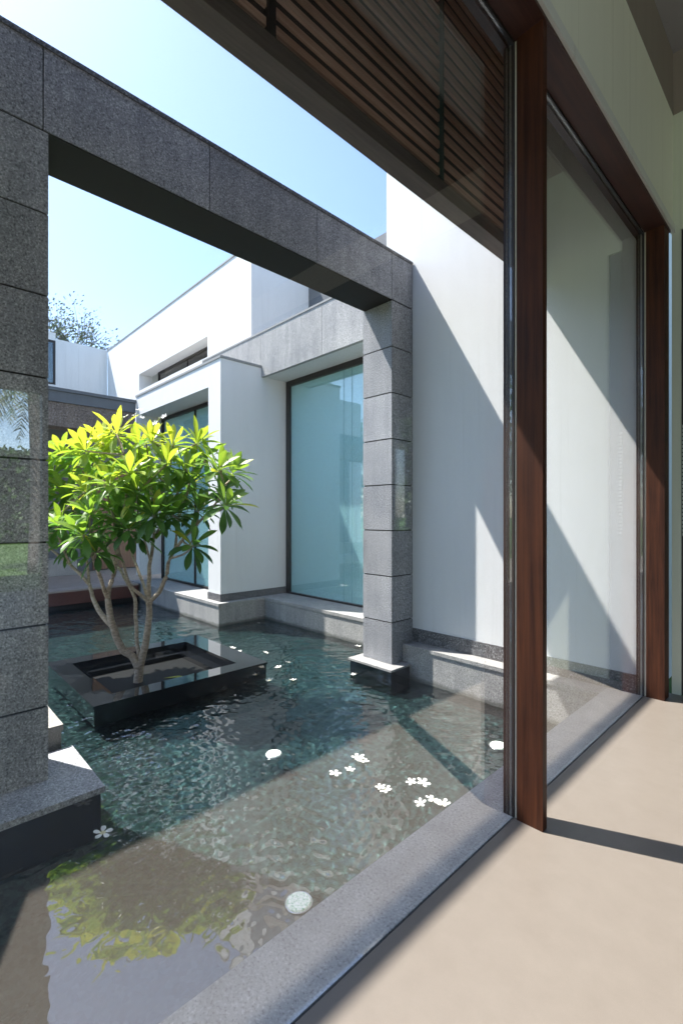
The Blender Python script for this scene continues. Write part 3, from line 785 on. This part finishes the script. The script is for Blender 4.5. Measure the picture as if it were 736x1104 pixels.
# ---------------------------------------------------------------- vegetation round the house
def leafy(name, label, cat, base, height, crown_c, rad, n, lsize, mat='leaf_hedge', bk='bark', group=None, tr=.12, squash=(1, 1, 1), sparse=False, seed=1):
    random.seed(seed)
    t = thing(name, label, cat, tuple(base), group)
    bmt = bmesh.new(); base = Vector(base); cc = Vector(crown_c)
    tube(bmt, spline([base, base.lerp(cc, .5)+Vector((.15, .1, 0)), cc], 4), [tr*(1-.7*i/8) for i in range(9)], 8)
    clumps = []
    for k in range(24 if sparse else 18):
        d = Vector((random.gauss(0, 1), random.gauss(0, 1), random.gauss(.25, .8))).normalized()
        e_ = cc + Vector((d.x*rad*squash[0], d.y*rad*squash[1], d.z*rad*squash[2]))*random.uniform(.55, 1)
        st_ = base.lerp(cc, random.uniform(.6, 1))
        m_ = st_.lerp(e_, .5)+Vector((0, 0, .1*rad))
        tube(bmt, spline([st_, m_, e_], 3), [tr*.35*(1-.8*i/6) for i in range(7)], 5)
        clumps.append(e_)
        if sparse:
            for q in range(5):
                e2 = e_ + Vector((random.gauss(0, .25), random.gauss(0, .25), random.gauss(.15, .25)))*rad
                tube(bmt, [m_.lerp(e_, .7), e2], [tr*.1, tr*.04], 4); clumps.append(e2)
    b2 = bmesh.new(); ly = b2.verts.layers.float.new('tone')
    for k in range(n):
        c = random.choice(clumps) + Vector((random.gauss(0, .17), random.gauss(0, .17), random.gauss(0, .14)))*rad*(.8 if sparse else 1.4)
        a = Vector((random.gauss(0, 1), random.gauss(0, 1), random.gauss(0, 1))).normalized(); u = a.orthogonal().normalized(); v = a.cross(u)
        s = lsize*random.uniform(.6, 1.3); tn = random.random()
        vs = [b2.verts.new(c+u*s), b2.verts.new(c+v*s*.45), b2.verts.new(c-u*s), b2.verts.new(c-v*s*.45)]
        for q in vs: q[ly] = tn
        b2.faces.new(vs)
    obj('trunk', bmt, bk, t, smooth=True); obj('crown', b2, mat, t)
    return t
ft = 34
c = place(78, 350, ft)
leafy('distant_tree', 'wispy grey green tree showing over the far white parapet', 'tree', (c.x, c.y, -.06), 16, (c.x, c.y, 13.6), 2.6, 1700, .11, 'leaf_far', 'bark_far', tr=.2, sparse=True, seed=5, squash=(1, 1, .8))
# trees and hedge that the windows and the glass wall mirror
for k, (x, y, h, r_) in enumerate(((-16, -16, 6, 3), (-9.5, -19, 7.5, 3.4), (-22, -12, 7, 3.2), (-3, -20, 5.5, 2.8))):
    leafy('garden_tree', ('broad tree', 'tall tree', 'wide tree', 'small tree')[k]+' mirrored in the sea green windows', 'tree', (x, y, -.06), h, (x, y, h*.68), r_, 5000, .16, tr=.22, seed=20+k, group='garden trees mirrored in the windows')
def hedge(name, label, x0, x1, y0, y1, z1, n, seed):
    random.seed(seed)
    t = thing(name, label, 'hedge', ((x0+x1)/2, (y0+y1)/2, -.06))
    b2 = bmesh.new(); ly = b2.verts.layers.float.new('tone')
    for k in range(n):
        c = Vector((random.uniform(x0, x1), random.uniform(y0, y1), random.uniform(0, z1)))
        if x1-x0 > y1-y0: c.y = random.choice((y0, y1))+random.gauss(0, .12)
        else: c.x = random.choice((x0, x1))+random.gauss(0, .12)
        if random.random() < .2: c.z = z1+random.gauss(0, .12)
        a = Vector((random.gauss(0, 1), random.gauss(0, 1), random.gauss(0, 1))).normalized(); u = a.orthogonal().normalized(); v = a.cross(u)
        s = .17*random.uniform(.6, 1.3); tn = random.random()
        vs = [b2.verts.new(c+u*s), b2.verts.new(c+v*s*.6), b2.verts.new(c-u*s), b2.verts.new(c-v*s*.6)]
        for q in vs: q[ly] = tn
        b2.faces.new(vs)
    obj('foliage', b2, 'leaf_hedge', t)
    bx('inner_branches', (x0+.15, x1-.15, y0+.15, y1-.15, -.06, z1-.2), 'soil', t)
hedge('garden_hedge', 'tall clipped hedge at the end of the lawn mirrored in the left glass', 30, 32, -12, 16, 5.2, 9000, 31)
leafy('courtyard_shrub', 'bushy green shrub outside the end window', 'shrub', (2.6, 7.6, -.06), 4.5, (2.6, 7.6, 2.1), 1.9, 6500, .1, tr=.08, seed=41)
random.seed(50)
pm = thing('palm_tree', 'feathery palm on the lawn mirrored in the left glass', 'palm', (13, 2.9, -.06))
bm = bmesh.new(); tube(bm, spline([(13, 2.9, -.06), (13.1, 3.0, 2.6), (13, 2.9, 5.2)], 5), [.15]*11, 9); obj('trunk', bm, 'bark_far', pm, smooth=True)
b2 = bmesh.new(); ly = b2.verts.layers.float.new('tone')
for k in range(24):
    az = k*2.4+random.uniform(-.3, .3); p = Vector((13, 2.9, 5.2)); d = Vector((math.cos(az), math.sin(az), random.uniform(-.2, 1.3))).normalized()
    for q in range(26):
        side = d.cross(Vector((0, 0, 1))).normalized()
        for sd in (-1, 1):
            w_ = math.sin((q+2)/28*math.pi)
            tip = p + side*sd*random.uniform(.3, .5)*w_ + Vector((0, 0, -random.uniform(.15, .45)))*w_ + d*random.uniform(.05, .3)
            vs = [b2.verts.new(p), b2.verts.new(p+d*.06), b2.verts.new(tip)]
            tn = random.random()
            for v_ in vs: v_[ly] = tn
            b2.faces.new(vs)
        p = p+d*.1; d = (d+Vector((random.gauss(0, .01), random.gauss(0, .01), -.085))).normalized()
obj('crown', b2, 'leaf_hedge', pm)

# ---------------------------------------------------------------- render settings
sc.view_settings.view_transform = 'Standard'; sc.view_settings.look = 'None'
sc.view_settings.exposure = 1.74; sc.view_settings.gamma = 1
sc.view_settings.use_curve_mapping = False
cy = sc.cycles
cy.use_denoising = True
cy.max_bounces = 12; cy.diffuse_bounces = 5; cy.glossy_bounces = 6; cy.transparent_max_bounces = 16
cy.sample_clamp_indirect = 8
cy.caustics_reflective = False; cy.caustics_refractive = True
